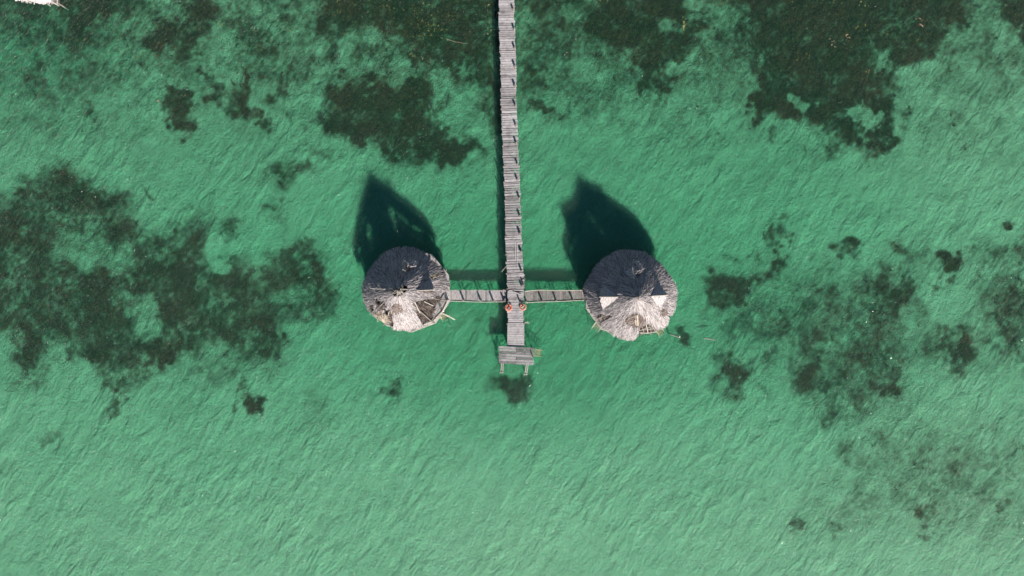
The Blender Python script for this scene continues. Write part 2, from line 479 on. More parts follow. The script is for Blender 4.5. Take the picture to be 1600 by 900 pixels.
# sand ripples, crests running up to the right
mp = N(t, 'ShaderNodeMapping', vector_type='TEXTURE'); mp.inputs['Rotation'].default_value = (0, 0, R(60)); mp.inputs['Scale'].default_value = (2.1, .95, 1)
t.links.new(tc.outputs['Object'], mp.inputs[0])
r1 = N(t, 'ShaderNodeTexNoise', Scale=1.0, Detail=3.5, Roughness=.52, Distortion=.3)
t.links.new(mp.outputs[0], r1.inputs['Vector'])
r2 = N(t, 'ShaderNodeTexNoise', Scale=2.0, Detail=2.0, Roughness=.5, Distortion=.8)
t.links.new(tc.outputs['Object'], r2.inputs['Vector'])
rm = N(t, 'ShaderNodeTexNoise', Scale=.12, Detail=3.0)
t.links.new(tc.outputs['Object'], rm.inputs['Vector'])
rmf = ramp(t, [(.36, (.45, .45, .45)), (.62, (1, 1, 1))], rm.outputs[0])
ridge = math_n(t, 'SUBTRACT', 1.0, math_n(t, 'MULTIPLY', math_n(t, 'ABSOLUTE', math_n(t, 'SUBTRACT', r2.outputs[0], .5)), 2.0))
hh = math_n(t, 'ADD', math_n(t, 'MULTIPLY', math_n(t, 'MULTIPLY', r1.outputs[0], rmf), 2.2), math_n(t, 'MULTIPLY', ridge, .36))
bp = N(t, 'ShaderNodeBump', Strength=1.0, Distance=.20)
t.links.new(hh, bp.inputs['Height'])
t.links.new(bp.outputs[0], b.inputs['Normal'])
t.links.new(b.outputs[0], out.inputs[0])
me.materials.append(m)

# ------------------------------------------------------------------ water: one closed body with absorbing volume
m, t, out = newmat('green_lagoon_water')
tc = t.nodes.new('ShaderNodeTexCoord')
def wnoise(rot, scale, s, det, dist=0.0, rough=.55):
    mp = N(t, 'ShaderNodeMapping', vector_type='TEXTURE'); mp.inputs['Rotation'].default_value = (0, 0, R(rot)); mp.inputs['Scale'].default_value = scale
    t.links.new(tc.outputs['Object'], mp.inputs[0])
    n = N(t, 'ShaderNodeTexNoise', Scale=s, Detail=det, Roughness=rough, Distortion=dist)
    t.links.new(mp.outputs[0], n.inputs['Vector'])
    return n.outputs[0]
w1 = wnoise(56, (2.2, .7, 1), .9, 3.0, .5)          # wind waves
w2 = wnoise(40, (1.4, .8, 1), 2.6, 3.0, .8)         # ripples
w3 = wnoise(75, (1.2, 1.0, 1), 7.0, 2.0, .4)          # fine chop
hsum = math_n(t, 'ADD', math_n(t, 'MULTIPLY', w1, .24), math_n(t, 'MULTIPLY', w2, .17))
hsum = math_n(t, 'ADD', hsum, math_n(t, 'MULTIPLY', w3, .09))
bp = N(t, 'ShaderNodeBump', Strength=1.0, Distance=1.0)
t.links.new(hsum, bp.inputs['Height'])
tr = N(t, 'ShaderNodeBsdfTransparent'); tr.inputs[0].default_value = (1, 1, 1, 1)
df = N(t, 'ShaderNodeBsdfDiffuse'); df.inputs[0].default_value = (.16, .50, .31, 1)
t.links.new(bp.outputs[0], df.inputs['Normal'])
gl = N(t, 'ShaderNodeBsdfGlossy', Roughness=.07)
t.links.new(bp.outputs[0], gl.inputs['Normal'])
mx = N(t, 'ShaderNodeMixShader'); mx.inputs[0].default_value = .02
t.links.new(tr.outputs[0], mx.inputs[1]); t.links.new(df.outputs[0], mx.inputs[2])
fr = N(t, 'ShaderNodeLayerWeight', Blend=.5)
t.links.new(bp.outputs[0], fr.inputs['Normal'])
fres = math_n(t, 'ADD', math_n(t, 'MULTIPLY', math_n(t, 'POWER', fr.outputs['Facing'], 5.0), .98), .02)
mx2 = N(t, 'ShaderNodeMixShader')
t.links.new(fres, mx2.inputs[0]); t.links.new(mx.outputs[0], mx2.inputs[1]); t.links.new(gl.outputs[0], mx2.inputs[2])
t.links.new(mx2.outputs[0], out.inputs['Surface'])
va = N(t, 'ShaderNodeVolumeAbsorption'); va.inputs['Color'].default_value = (.0, .915, .67, 1); va.inputs['Density'].default_value = .86
vs = N(t, 'ShaderNodeVolumeScatter'); vs.inputs['Color'].default_value = (.55, .95, .78, 1); vs.inputs['Density'].default_value = .48; vs.inputs['Anisotropy'].default_value = .75
vadd = t.nodes.new('ShaderNodeAddShader')
t.links.new(va.outputs[0], vadd.inputs[0]); t.links.new(vs.outputs[0], vadd.inputs[1])
t.links.new(vadd.outputs[0], out.inputs['Volume'])
wb = MB()
wb.box((0, 0, -3.0), (3000, 3000, 6.0))
water = wb.build('water', m)
tag(water, kind='structure')

def zb(x, y):
    return float(depth(np.array([float(x)]), np.array([float(y)]))[0])

# ------------------------------------------------------------------ seagrass (nobody could count it)
def flora_mat(name, cols, trans=0.0):
    m, t, out = newmat(name)
    at = N(t, 'ShaderNodeAttribute', attribute_name='tone')
    c = ramp(t, cols, at.outputs['Fac'])
    b = N(t, 'ShaderNodeBsdfPrincipled', Roughness=.8)
    b.inputs['Specular IOR Level'].default_value = .2
    t.links.new(c, b.inputs['Base Color'])
    t.links.new(b.outputs[0], out.inputs[0])
    return m
M['weed'] = flora_mat('seagrass_blades', [(0, (.045, .028, .016)), (.4, (.085, .050, .026)), (.7, (.15, .08, .045)), (1, (.24, .15, .08))])
M['float'] = flora_mat('floating_leaves', [(0, (.12, .13, .04)), (.5, (.22, .22, .07)), (.8, (.36, .33, .13)), (1, (.50, .32, .24))])

def tufts(name, x, y, hgt, wid, tone, mat, nb=4, z0=None, label=None, cat=None):
    n = len(x)
    z = depth(x, y) if z0 is None else z0
    V = np.zeros((n, nb, 3, 3), np.float32)
    for k in range(nb):
        a = rng.uniform(0, 2 * np.pi, n); l = hgt * rng.uniform(.6, 1.3, n); lean = rng.uniform(.3, 1.1, n)
        wv = wid * rng.uniform(.6, 1.4, n)
        ox = x + rng.normal(0, .06, n); oy = y + rng.normal(0, .06, n)
        dx, dy = np.cos(a), np.sin(a)
        V[:, k, 0] = np.stack([ox - dy * wv, oy + dx * wv, z], 1)
        V[:, k, 1] = np.stack([ox + dy * wv, oy - dx * wv, z], 1)
        V[:, k, 2] = np.stack([ox + dx * l * lean, oy + dy * l * lean, z + l * .8], 1)
    V[..., 2] = np.minimum(V[..., 2], -.03)
    me = bpy.data.meshes.new(name)
    nf = n * nb
    me.vertices.add(nf * 3); me.vertices.foreach_set('co', V.ravel())
    me.loops.add(nf * 3); me.loops.foreach_set('vertex_index', np.arange(nf * 3, dtype=np.int32))
    me.polygons.add(nf); me.polygons.foreach_set('loop_start', np.arange(0, nf * 3, 3, dtype=np.int32))
    me.update(calc_edges=True)
    a = me.attributes.new('tone', 'FLOAT', 'FACE')
    a.data.foreach_set('value', np.repeat(tone, nb).astype(np.float32))
    me.materials.append(mat)
    o = bpy.data.objects.new(name, me); COL.objects.link(o)
    tag(o, label, cat, kind='stuff')
    return o

cnt = 260000
sx = rng.uniform(-58, 58, cnt); sy = rng.uniform(-34, 36, cnt)
cv_ = cover(sx, sy)
clump = fbm(sx * .9, sy * .9, 91, 3)
keep = rng.uniform(0, 1, cnt) < np.clip(cv_ * 1.2 - .58 + (clump - .5) * 1.1, 0, 1) * .16
sx, sy, cl = sx[keep], sy[keep], clump[keep]
br = fbm(sx * .13, sy * .13, 95, 3)
tone = np.clip(.35 + (br - .5) * 1.3 + rng.normal(0, .14, len(sx)) + .25 * (rng.uniform(0, 1, len(sx)) > .95), 0, 1)
tufts('seagrass', sx, sy, .17 + .16 * cl, .035, tone, M['weed'], 4, label='dark green and brown weed beds growing on the shallow sandy bottom', cat='seagrass')

# yellow green leaves and tips lying in the surface over the northern beds
fx, fy, ft, fs = [], [], [], []
def fl(px, py, rx, ry, n, t0, s=.045):
    for _ in range(n):
        a_, b_ = P(px + random.gauss(0, rx), py + random.gauss(0, ry))
        fx.append(a_); fy.append(b_); ft.append(min(1, max(0, random.gauss(t0, .12)))); fs.append(s * random.uniform(.5, 1.6))
for px, py, rx, ry, n, t0, s in [
    (675,40,16,13,60,.18,.05),(690,30,10,10,14,.4,.045),(655,60,10,10,20,.16,.045),(655,8,6,5,10,.65,.05),(604,8,6,5,10,.6,.05),
    (648,88,5,4,7,.7,.05),(665,90,10,8,12,.4,.04),(762,6,5,4,8,.7,.05),(765,43,6,6,9,.7,.05),(620,50,22,22,24,.4,.04),(560,40,40,25,34,.4,.04),
    (520,15,14,10,18,.5,.04),(820,25,10,18,14,.55,.045),(815,60,8,12,9,.5,.045),(1069,38,1.6,6,26,.62,.06),(1075,8,8,4,10,.3,.05),(1120,3,8,4,12,.35,.05),
    (1440,33,2.4,4,12,1.0,.05),(1325,57,2,4,9,1.0,.045),(1300,66,3,4,8,1.0,.04),(1350,5,6,3,6,.65,.05),(1350,44,8,3,7,.7,.04),(1250,90,10,6,9,.65,.04),
    (1385,48,3,2,4,.6,.04),(1440,60,4,3,5,.6,.04),(1355,112,2,2,4,.8,.04),(1260,4,30,4,6,.6,.04),(1228,65,3,2,3,.7,.04),
    (440,45,16,12,12,.4,.04),(455,52,6,5,7,.6,.04),(120,60,14,8,9,.4,.04),(310,42,12,6,6,.45,.04),(286,148,2,1,3,.7,.05),(248,157,1.5,1,3,.9,.05),
    (170,55,25,20,22,.2,.05),(230,85,25,8,20,.25,.05),(350,60,30,25,20,.25,.05),(500,10,40,8,24,.4,.04),(940,2,8,3,6,.6,.04),(660,170,14,30,22,.35,.035),(640,130,40,20,16,.35,.035)]:
    fl(px, py, rx, ry, n, t0, s)
fx, fy, ft, fs = map(np.array, (fx, fy, ft, fs))
mbf = MB()
for x, y, tt, s in zip(fx, fy, ft, fs):
    a_ = random.uniform(0, math.pi * 2); L = s * random.uniform(1.2, 2.4); W = s * random.uniform(.5, .9)
    ca, sa = math.cos(a_), math.sin(a_)
    z = random.choice((.012, .02, -.10, -.22, -.35))
    mbf.face([(x - ca * L, y - sa * L, z), (x + sa * W, y - ca * W, z + .015), (x + ca * L, y + sa * L, z + .004), (x - sa * W, y + ca * W, z + .015)], tt)
o = mbf.build('floating_leaves', M['float'])
tag(o, 'yellow green leaf tips lying in the water above the weed beds', 'floating leaves', kind='stuff')

# ------------------------------------------------------------------ plank decks
def deck(mb, ax0, ay0, ax1, ay1, w0, w1, z, pitch=.22, gap=.028, th=.035, tone=(.78, 1.1), end=.05, skip=(), drop=0.0):
    """planks laid across the line a0 -> a1"""
    L = math.hypot(ax1 - ax0, ay1 - ay0); ang = math.atan2(ay1 - ay0, ax1 - ax0)
    ux, uy = math.cos(ang), math.sin(ang)
    s = 0.0; i = 0
    while s < L - .06:
        pw = min(pitch * random.uniform(.75, 1.25), L - s)
        c = s + pw / 2; f = c / L
        wd = w0 + (w1 - w0) * f
        g = gap * random.choice((.4, .8, 1, 1, 1.7))
        off = random.uniform(-end, end) * .5
        tn = random.uniform(*tone)
        if random.random() < .06: tn *= .62
        if i not in skip:
            mb.box((ax0 + ux * c - uy * off, ay0 + uy * c + ux * off, z - th / 2 + random.uniform(-.006, .006)), (max(pw - g, .05), wd + random.uniform(-end, end), th), rz=ang + random.uniform(-.006, .006), tone=tn)
        s += pw; i += 1

ZP = .80
KP = (H - ZP) / F
# joints of the main pier in the photograph: (y px, left x px, right x px)
J = [(-214,775.5,799.5),(-184,776,800),(-154,776.5,800.5),(-124,777,801.5),(-94,777.5,802),(-64,778,803),(-40,778.3,803),(-12,779,803.7),(17,779.3,804.2),(47,780,804.8),(78.5,781,805.6),(107,781.8,806.4),(136.5,782.4,806.6),(168.5,783.2,807.7),(200,784.4,809.2),
     (228,785.6,809.8),(258,786.8,811.2),(284,787.3,812.2),(310.5,788.8,813.6),(338,789.4,814.6),(367,789.8,815.4),(394.5,790.4,816.6),(426,791.6,818),(452,792.6,819.2)]
pier = thing('wooden_pier', (*P(800, 300, ZP), ZP), 'long narrow main pier of bleached cross planks running north through the picture', 'pier')
mb = MB(); bm_beam = MB(); joist = MB()
for i in range(len(J) - 1):
    (y0, l0, r0), (y1, l1, r1) = J[i], J[i + 1]
    j = random.uniform(-.5, .5)
    a0 = P((l0 + r0) / 2 + j, y0 + .8, ZP); a1 = P((l1 + r1) / 2 + j, y1 - .4, ZP)
    tn = random.choice((.86, .93, 1.0, 1.04))
    zz = ZP + random.uniform(-.012, .012)
    deck(mb, a1[0], a1[1], a0[0], a0[1], (r1 - l1) * KP, (r0 - l0) * KP, zz, pitch=.24, gap=.055, tone=(.68 * tn, 1.16 * tn), end=.08)
    # a darker joint board at each bent
    q = P((l1 + r1) / 2, y1, ZP)
    mb.box((q[0], q[1], ZP - .06), ((r1 - l1) * KP * .9, .15, .05), tone=random.uniform(.45, .8))
# first leg south of the crossing
a0 = P(805.6, 472.5, ZP); a1 = P(805.8, 504.3, ZP)
deck(mb, a1[0], a1[1], a0[0], a0[1], 1.56, 1.55, ZP, pitch=.27, gap=.03, tone=(.9, 1.15), end=.08)
a0 = P(805.8, 452.4, ZP); a1 = P(805.8, 472.2, ZP)
deck(mb, a1[0], a1[1], a0[0], a0[1], 1.58, 1.56, ZP + .004, pitch=.20, gap=.025, tone=(.8, 1.0), end=.03)
mb.build('deck', M['plank_x'], pier)
mb = MB()
a0 = P(806, 504.6, ZP); a1 = P(806, 541.3, ZP)
deck(mb, a1[0], a1[1], a0[0], a0[1], 1.64, 1.60, ZP + .05, pitch=.235, gap=.022, tone=(.95, 1.08), end=.012)
mb.build('newer_deck', M['plank_x'], pier)
# long patch boards nailed along the deck
mb = MB()
for (x0, y0, x1, y1) in ((805.5,376,805,407),(808,380,807.5,419)):
    p0 = P(x0, y0, ZP); p1 = P(x1, y1, ZP)
    mb.rod([(p0[0], p0[1], ZP + .04), (p1[0], p1[1], ZP + .04)], .035, .035, 5, tone=1.15)
mb.build('patch_board', M['plank_x'], pier)
# stringers
for side in (-1, 1):
    mb = MB()
    pts = []
    for (y, l, r) in J:
        q = P((l + r) / 2, y, ZP); pts.append((q[0] + side * .55, q[1], ZP - .12))
    q = P(806, 540, ZP); pts.append((q[0] + side * .55, q[1], ZP - .12))
    mb.rod(pts, .055, .055, 6)
    mb.build('stringer', M['beam'], pier)
# posts: right side stands .42 above the deck, left side pokes out by the edge
bars = [(801.3,16),(803,47),(804,76.5),(804.5,105.5),(804.3,135.5),(805,166.7),(805.4,197),(806,225),(808,257),(808,281.7),(811,310),(811.8,338),(811.8,365.6),(814,394),(814.2,423.6),(815,447.5)]
tops = [(800.5,-13),(800,-43),(799.5,-72),(799,-102),(798.5,-132),(798,-162),(797.5,-192)] + bars
for (x, y) in tops:
    q = P(x + .6, y, ZP)
    mb = MB()
    hh = random.uniform(.40, .52)
    r_ = random.uniform(.085, .105)
    mb.rod([(q[0] + random.uniform(-.03, .03), q[1], zb(*q) - .3), (q[0], q[1], ZP), (q[0] + random.uniform(-.02, .02), q[1] + random.uniform(-.02, .02), ZP + hh)], r_ * 1.1, r_, 9)
    mb.build('post', M['post'], pier)
    # matching post on the west side
    lx = np.interp(y, [a[0] for a in J], [a[1] for a in J])
    q = P(lx + .4, y + 4, ZP)
    hh = .30 if 130 < y < 440 else .10
    mb = MB(); r_ = random.uniform(.055, .075)
    mb.rod([(q[0] + random.uniform(-.03, .03), q[1], zb(*q) - .3), (q[0], q[1], ZP), (q[0] - .01, q[1], ZP + hh * random.uniform(.6, 1.3))], r_ * 1.1, r_, 9)
    mb.build('post', M['post'], pier)
    mb = MB()
    q2 = P(x + .6, y, ZP)
    mb.rod([(q[0] - .12, q[1], ZP - .2), (q2[0] + .12, q2[1] - .25, ZP - .2)], .05, .05, 6)
    mb.build('cross_beam', M['beam'], pier)
# second post of the pair by the crossing and its tie, and the posts of the south leg
for (x, y, hh) in ((818,445.5,.55),(794.3,471.5,.35),(812.5,472.4,.55),(792.6,506,.12),(819.2,506,.12),(793,539,.06),(819,539,.06)):
    q = P(x, y, ZP); mb = MB()
    mb.rod([(q[0], q[1], zb(*q) - .3), (q[0], q[1], ZP), (q[0], q[1], ZP + hh)], .08, .065, 9)
    mb.build('post', M['post'], pier)
mb = MB()
q0 = P(815, 437.5, ZP); q1 = P(818.6, 436.8, ZP)
mb.rod([(q0[0], q0[1], ZP + .06), (q1[0] + .1, q1[1], ZP + .06)], .05, .05, 6, tone=.8)
mb.build('tie', M['pole'], pier)
mb = MB()
q0 = P(819, 504.2, ZP); q1 = P(826.5, 504, ZP)
mb.rod([(q0[0] - .3, q0[1], ZP - .12), (q1[0], q1[1], ZP - .14)], .045, .04, 6, tone=1.2)
q0 = P(789.5, 417, ZP); q1 = P(783.8, 424.5, ZP)
mb.build('cross_pole', M['pole'], pier); mb = MB()
mb.rod([(q0[0] + .3, q0[1] + .3, ZP - .06), (q1[0], q1[1], ZP - .15)], .025, .02, 5, tone=1.25)
mb.build('loose_pole', M['pole'], pier)
# odd dark boards and debris at the crossing
mb = MB()
for (x0, y0, x1, y1) in ((792,455.5,797,452),(794,453,806,451.8),(806,455.6,817,456.5),(801,454.5,814,459)):
    p0 = P(x0, y0, ZP); p1 = P(x1, y1, ZP)
    mb.rod([(p0[0], p0[1], ZP + .035), ((p0[0] + p1[0]) / 2, (p0[1] + p1[1]) / 2, ZP + .05), (p1[0], p1[1], ZP + .035)], .028, .02, 5, tone=.5)
mb.build('loose_stick', M['beam'], pier)

# ------------------------------------------------------------------ side walkways
def walkway(label, x0, x1, ya0, ya1, yb0, yb1, mat, pitch, tone, spots, hpost, railN, railS):
    z = .5
    q = P((x0 + x1) / 2, 462, z)
    t_ = thing('side_walkway', (q[0], q[1], z), label, 'walkway')
    mb = MB()
    n = max(2, int(abs(x1 - x0) / 22))
    for i in range(n):
        f0, f1 = i / n, (i + 1) / n
        xa = x0 + (x1 - x0) * f0; xb = x0 + (x1 - x0) * f1
        top0 = ya0 + (ya1 - ya0) * f0; top1 = ya0 + (ya1 - ya0) * f1
        bot0 = yb0 + (yb1 - yb0) * f0; bot1 = yb0 + (yb1 - yb0) * f1
        a = P(xa, (top0 + bot0) / 2, z); b_ = P(xb, (top1 + bot1) / 2, z)
        deck(mb, a[0], a[1], b_[0], b_[1], (bot0 - top0) * .0618, (bot1 - top1) * .0618, z + random.uniform(-.01, .01), pitch=pitch, gap=.02, tone=tone, end=.05)
    mb.build('deck', mat, t_)
    for yy in (ya0 + 3, yb0 - 3):
        mb = MB(); a = P(x0, yy, z); b_ = P(x1, yy, z)
        mb.rod([(a[0], a[1], z - .11), (b_[0], b_[1] , z - .11)], .055, .05, 6)
        mb.build('stringer', M['beam'], t_)
    for (x, y) in spots:
        q = P(x, y, z); mb = MB()
        mb.rod([(q[0] + .02, q[1], zb(*q) - .3), (q[0], q[1], z - .15)], .045, .055, 9)
        mb.rod([(q[0], q[1], z - .15), (q[0], q[1], z), (q[0] - .02, q[1] + .01, z + hpost * random.uniform(.94, 1.06))], .085, .085, 9)
        mb.build('post', M['post'], t_)
        yt = ya0 + (ya1 - ya0) * (x - x0) / (x1 - x0)
        q = P(x - 1, yt - .3, z); mb = MB()
        mb.rod([(q[0], q[1], zb(*q) - .3), (q[0], q[1], z + random.uniform(.02, .12))], .04, .06, 8)
        mb.build('post', M['post'], t_)
    for rail, top in ((railN, True), (railS, False)):
        if not rail: continue
        mb = MB()
        pts = [(*P(x, y, z), z + .04 + random.uniform(0, .03)) for x, y in rail]
        mb.rod(pts, .035, .032, 6, tone=1.2)
        mb.build('edge_pole', M['pole'], t_)
    return t_
walkway('walkway of pale grey planks between the left hut and the pier', 700.5, 792.2, 453.2, 453.4, 470.0, 471.2, M['plank_y'], .19, (.9, 1.08),
        [(724.8,469.6),(751.3,470.2),(770.9,470.8),(788,470.8)], .64, None, [(702,470.2),(726,471),(752,472),(790,471.3)])
walkway('walkway of darker narrow planks between the pier and the right hut', 819.5, 916, 454.3, 453.6, 471.8, 468.6, M['plank_dark'], .14, (.85, 1.35),
        [(822.3,471.8),(847,470.8),(869,470),(895,469.4)], .64, [(820,455),(829,454),(845,453),(870,453.8),(912,453.4)], [(821,473),(845,471.6),(870,471),(897,469.8),(913,468.9)])
SW = [o for o in COL.objects if o.name.startswith('side_walkway') and o.type == 'EMPTY']

# ------------------------------------------------------------------ end platform
z = .98
q = P(806, 553, z)
plat = thing('end_platform', (q[0], q[1], z), 'square weathered plank platform raised at the southern tip of the pier', 'platform')
ang = -R(4.5)
for (xa, xb, nm) in ((779.5, 806.2, 'west'), (806.6, 833.2, 'east')):
    mb = MB()
    for i in range(7):
        y = 542.0 + i * 3.95
        sl = .085
        pa = P(xa + random.uniform(-.5, .4), y + (xa - 780) * sl * .6 + .4, z); pb = P(xb + random.uniform(-.4, .6), y + (xb - 780) * sl * .6 + .4, z)
        c = ((pa[0] + pb[0]) / 2, (pa[1] + pb[1]) / 2, z - .02 + random.uniform(-.008, .008))
        L = math.hypot(pb[0] - pa[0], pb[1] - pa[1])
        mb.box(c, (L, .200, .04), rz=math.atan2(pb[1] - pa[1], pb[0] - pa[0]) + random.uniform(-.008, .008), tone=random.choice((.75, .95, 1.15, 1.35, 1.45)))
    mb.build('plank_panel', M['plank_end'], plat)
for (x, y) in ((781,544),(781,566),(806,545),(806,568),(832,546),(832,569)):
    q = P(x, y, z); mb = MB()
    mb.rod([(q[0], q[1], zb(*q) - .3), (q[0], q[1], z - .045)], .05, .06, 9)
    mb.build('post', M['post'], plat)
q = P(832.3, 557.2, z); mb = MB()
mb.rod([(q[0], q[1], z - .3), (q[0], q[1], z + .42)], .06, .05, 9); mb.build('grab_post', M['post'], plat)
q = P(833.2, 544.8, z); mb = MB()
mb.rod([(q[0], q[1], z - .3), (q[0], q[1], z + .28)], .055, .045, 9); mb.build('grab_post', M['pole'], plat)
for x in (784.5, 807, 829.5):
    a = P(x, 542, z); b_ = P(x, 567, z); mb = MB()
    mb.box(((a[0] + b_[0]) / 2, (a[1] + b_[1]) / 2, z - .10), (.09, a[1] - b_[1], .11)); mb.build('joist', M['beam'], plat)
# two beams reaching south below the platform, just above the water
for (x0, y0, x1, y1) in ((785.2,562,783.8,583.2),(824.5,564,821,586)):
    a = P(x0, y0, .25); b_ = P(x1, y1, .12); mb = MB()
    for s in (-.085, .085):
        mb.rod([(a[0] + s, a[1], .34), (b_[0] + s, b_[1], .12)], .055, .05, 7, tone=1.5)
    mb.rod([(b_[0] - .2, b_[1] + .08, .2), (b_[0] + .22, b_[1] + .1, .2)], .04, .04, 6, tone=1.3)
    mb.build('low_beam', M['post'], plat)
    mb = MB(); mb.rod([(b_[0], b_[1] + .15, zb(*b_) - .3), (b_[0], b_[1] + .15, .16)], .07, .06, 8)
    mb.build('post', M['post'], plat)

# ------------------------------------------------------------------ ladders into the water
def ladder(label, p_top, p_bot, width, z0, z1, nr=5, rails=None):
    """p_top/p_bot photo pixels of the centreline"""
    a = Vector((*P(*p_top, z0), z0)); b_ = Vector((*P(*p_bot, z1), z1))
    d = (b_ - a); s = Vector((-d.y, d.x, 0)).normalized() * width / 2
    o = thing('wooden_ladder', tuple(b_), label, 'ladder')
    for sg in (-1, 1):
        mb = MB(); up = 1.0 if not rails else rails[0 if sg < 0 else 1]
        e = a + s * sg - d * .02
        mb.rod([e, e + d * .5, e + d * up], .045, .04, 7, tone=1.1); mb.build('side_rail', M['pole'] if rails else M['wet'], o)
    for i in range(nr):
        f = (i + .6) / nr * .85
        c = a + d * f; mb = MB()
        mb.box(tuple(c), (width * 1.05, .075, .04), rz=math.atan2(s.y, s.x) + random.uniform(-.05, .05), tone=random.uniform(.8, 1.15)); mb.build('rung', M['wet'], o)
    return o
ladder('short ladder dropping into the water from the east side of the pier end platform', (834, 550.5), (848.5, 552), .62, .55, -.35, 5)
ladder('tan ladder with two pale rails leaning into the water below the right hut, southwest side', (936.5, 505.5), (928, 517.5), .72, .72, -.55, 5, (1.0, 1.0))
ladder('short tan ladder half hidden under the southeast eave of the right hut', (1029, 513), (1035.5, 524), .62, .72, -.5, 5)
ladder('brown ladder below the open southeast deck edge of the left hut', (690, 491), (697.5, 500), .62, .72, -.5, 5)

def pole_thing(name, label, cat, pts, r0, r1, mat, tone=1.2):
    mb = MB()
    base = pts[0]
    mb.rod([tuple(np.array(p) - np.array(base)) for p in pts], r0, r1, 7, tone=tone)
    o = mb.build(name, mat)
    o.location = base
    tag(o, label, cat)
    return o
a = P(691, 489.2, .8); b_ = P(711, 499.3, .3)
pole_thing('leaning_pole', 'long bleached pole sticking out over the water from the left hut ladder', 'pole', [(b_[0], b_[1], .30), ((a[0] + b_[0]) / 2, (a[1] + b_[1]) / 2 + .04, .58), (a[0], a[1], .84)], .075, .055, M['pole'])
q = P(701.3, 508.6, .25)
pole_thing('mooring_stake', 'slim stake standing alone in the water southeast of the left hut', 'stake', [(q[0], q[1], -1.7), (q[0] + .02, q[1], -.5), (q[0], q[1], .35)], .06, .05, M['pole'])
a = P(1049.5, 522.3, .0); b_ = P(1063, 527, 1.2)
pole_thing('tilted_post', 'tilted pale post rising from the water beside the right hut', 'post', [(a[0] - .2, a[1] + .05, -1.1), (a[0], a[1], .0), ((a[0] + b_[0]) / 2, (a[1] + b_[1]) / 2, .55), (b_[0], b_[1], .95)], .07, .085, M['pole'])
a = P(1104, 529, .0); b_ = P(1118, 531.4, .25)
pole_thing('floating_stick', 'short dark stick lying in the water furthest east of the right hut', 'stick', [(a[0] - .25, a[1] + .05, -.12), (a[0], a[1], .0), (b_[0], b_[1], .14)], .06, .05, M['pole'], .8)
a = P(698, 61, .0); b_ = P(731, 68.5, 0)
pole_thing('thin_reed', 'thin pale reed floating over the weed left of the pier', 'reed', [(a[0], a[1], .015), ((a[0] * .6 + b_[0] * .4), a[1] * .4 + b_[1] * .6, .02), (b_[0], b_[1], .012)], .028, .015, M['wet'], .8)

# ------------------------------------------------------------------ life rings
def life_ring(label, px, py, mat, lean, ax_, inner):
    z = ZP + .22
    q = P(px, py, z)
    o = thing('life_ring', (q[0], q[1], z), label, 'life ring', 'life rings at the pier crossing')
    m_ = Matrix.Rotation(lean, 4, Vector(ax_))
    def torus(R0, r, a0, a1, n, k=10, sc=1.0):
        mb = MB(); rows = []
        for i in range(n + 1):
            a = a0 + (a1 - a0) * i / n
            row = []
            for j in range(k):
                b = 2 * math.pi * j / k
                v = m_ @ Vector(((R0 + r * math.cos(b)) * math.cos(a), (R0 + r * math.cos(b)) * math.sin(a), r * .8 * math.sin(b)))
                row.append(len(mb.v)); mb.v.append((v.x + q[0], v.y + q[1], v.z + z))
            rows.append(row)
        for i in range(n):
            for j in range(k):
                mb.f.append((rows[i][j], rows[i + 1][j], rows[i + 1][(j + 1) % k], rows[i][(j + 1) % k])); mb.t.append(1)
        return mb
    torus(.26, .078, 0, 2 * math.pi, 36).build('ring_body', mat, o, smooth=True)
    for i in range(4):
        a = math.pi / 4 + i * math.pi / 2
        torus(.26, .083, a - .14, a + .14, 4).build('band', M['white'], o, smooth=True)
    torus(.365, .012, 0, 2 * math.pi, 36, 5).build('grab_rope', M['rope'], o, smooth=True)
    return o
life_ring('red orange life ring hanging over the left edge of the pier at the crossing', 794.9, 480.6, M['orange'], R(14), (0, 1, 0), 0)
life_ring('faded salmon life ring looped on the post at the right edge of the pier', 817, 479.6, M['salmon'], R(-16), (.5, 1, 0), 0)
for (x, y, lab, tn) in ((795.2, 480.4, 'peg', .9), (817, 479, 'peg', 1.3)):
    q = P(x, y, ZP + .2); mb = MB()
    mb.rod([(q[0], q[1], zb(*q) - .3), (q[0], q[1], ZP), (q[0] + .02, q[1], ZP + .45)], .075, .065, 9, tone=tn)
    mb.build('post', M['pole'], pier)

# ------------------------------------------------------------------ thatched huts
def worldpoly(pts, zf):
    res = []
    for px, py in pts:
        z = 3.0
        for _ in range(8):
            x, y = P(px, py, z); z = float(zf(x, y))
        res.append((x, y))
    return res

def strips(mb, x, y, dx, dy, L, W, zf, lift0, lift1, tone, curl=0.0):
    """n thatch leaves: root (x,y), unit direction (dx,dy) downslope"""
    n = len(x)
    for i in range(n):
        l = L[i]; wv = W[i]
        px_, py_ = -dy[i], dx[i]
        pts = []
        for f, wf in ((0, .8), (.55, 1.0), (1.0, .55)):
            cx = x[i] + dx[i] * l * f + px_ * curl * f * f * random.uniform(-1, 1); cy = y[i] + dy[i] * l * f
            zz = zf(cx, cy) + lift0[i] + (lift1[i] - lift0[i]) * f
            tw = random.uniform(-.02, .02)
            pts.append((cx - px_ * wv * wf, cy - py_ * wv * wf, zz + tw))
            pts.append((cx + px_ * wv * wf, cy + py_ * wv * wf, zz - tw))
        b = len(mb.v); mb.v.extend(pts)
        mb.f.append((b, b + 1, b + 3, b + 2)); mb.f.append((b + 2, b + 3, b + 5, b + 4))
        mb.t.extend((tone[i], tone[i]))

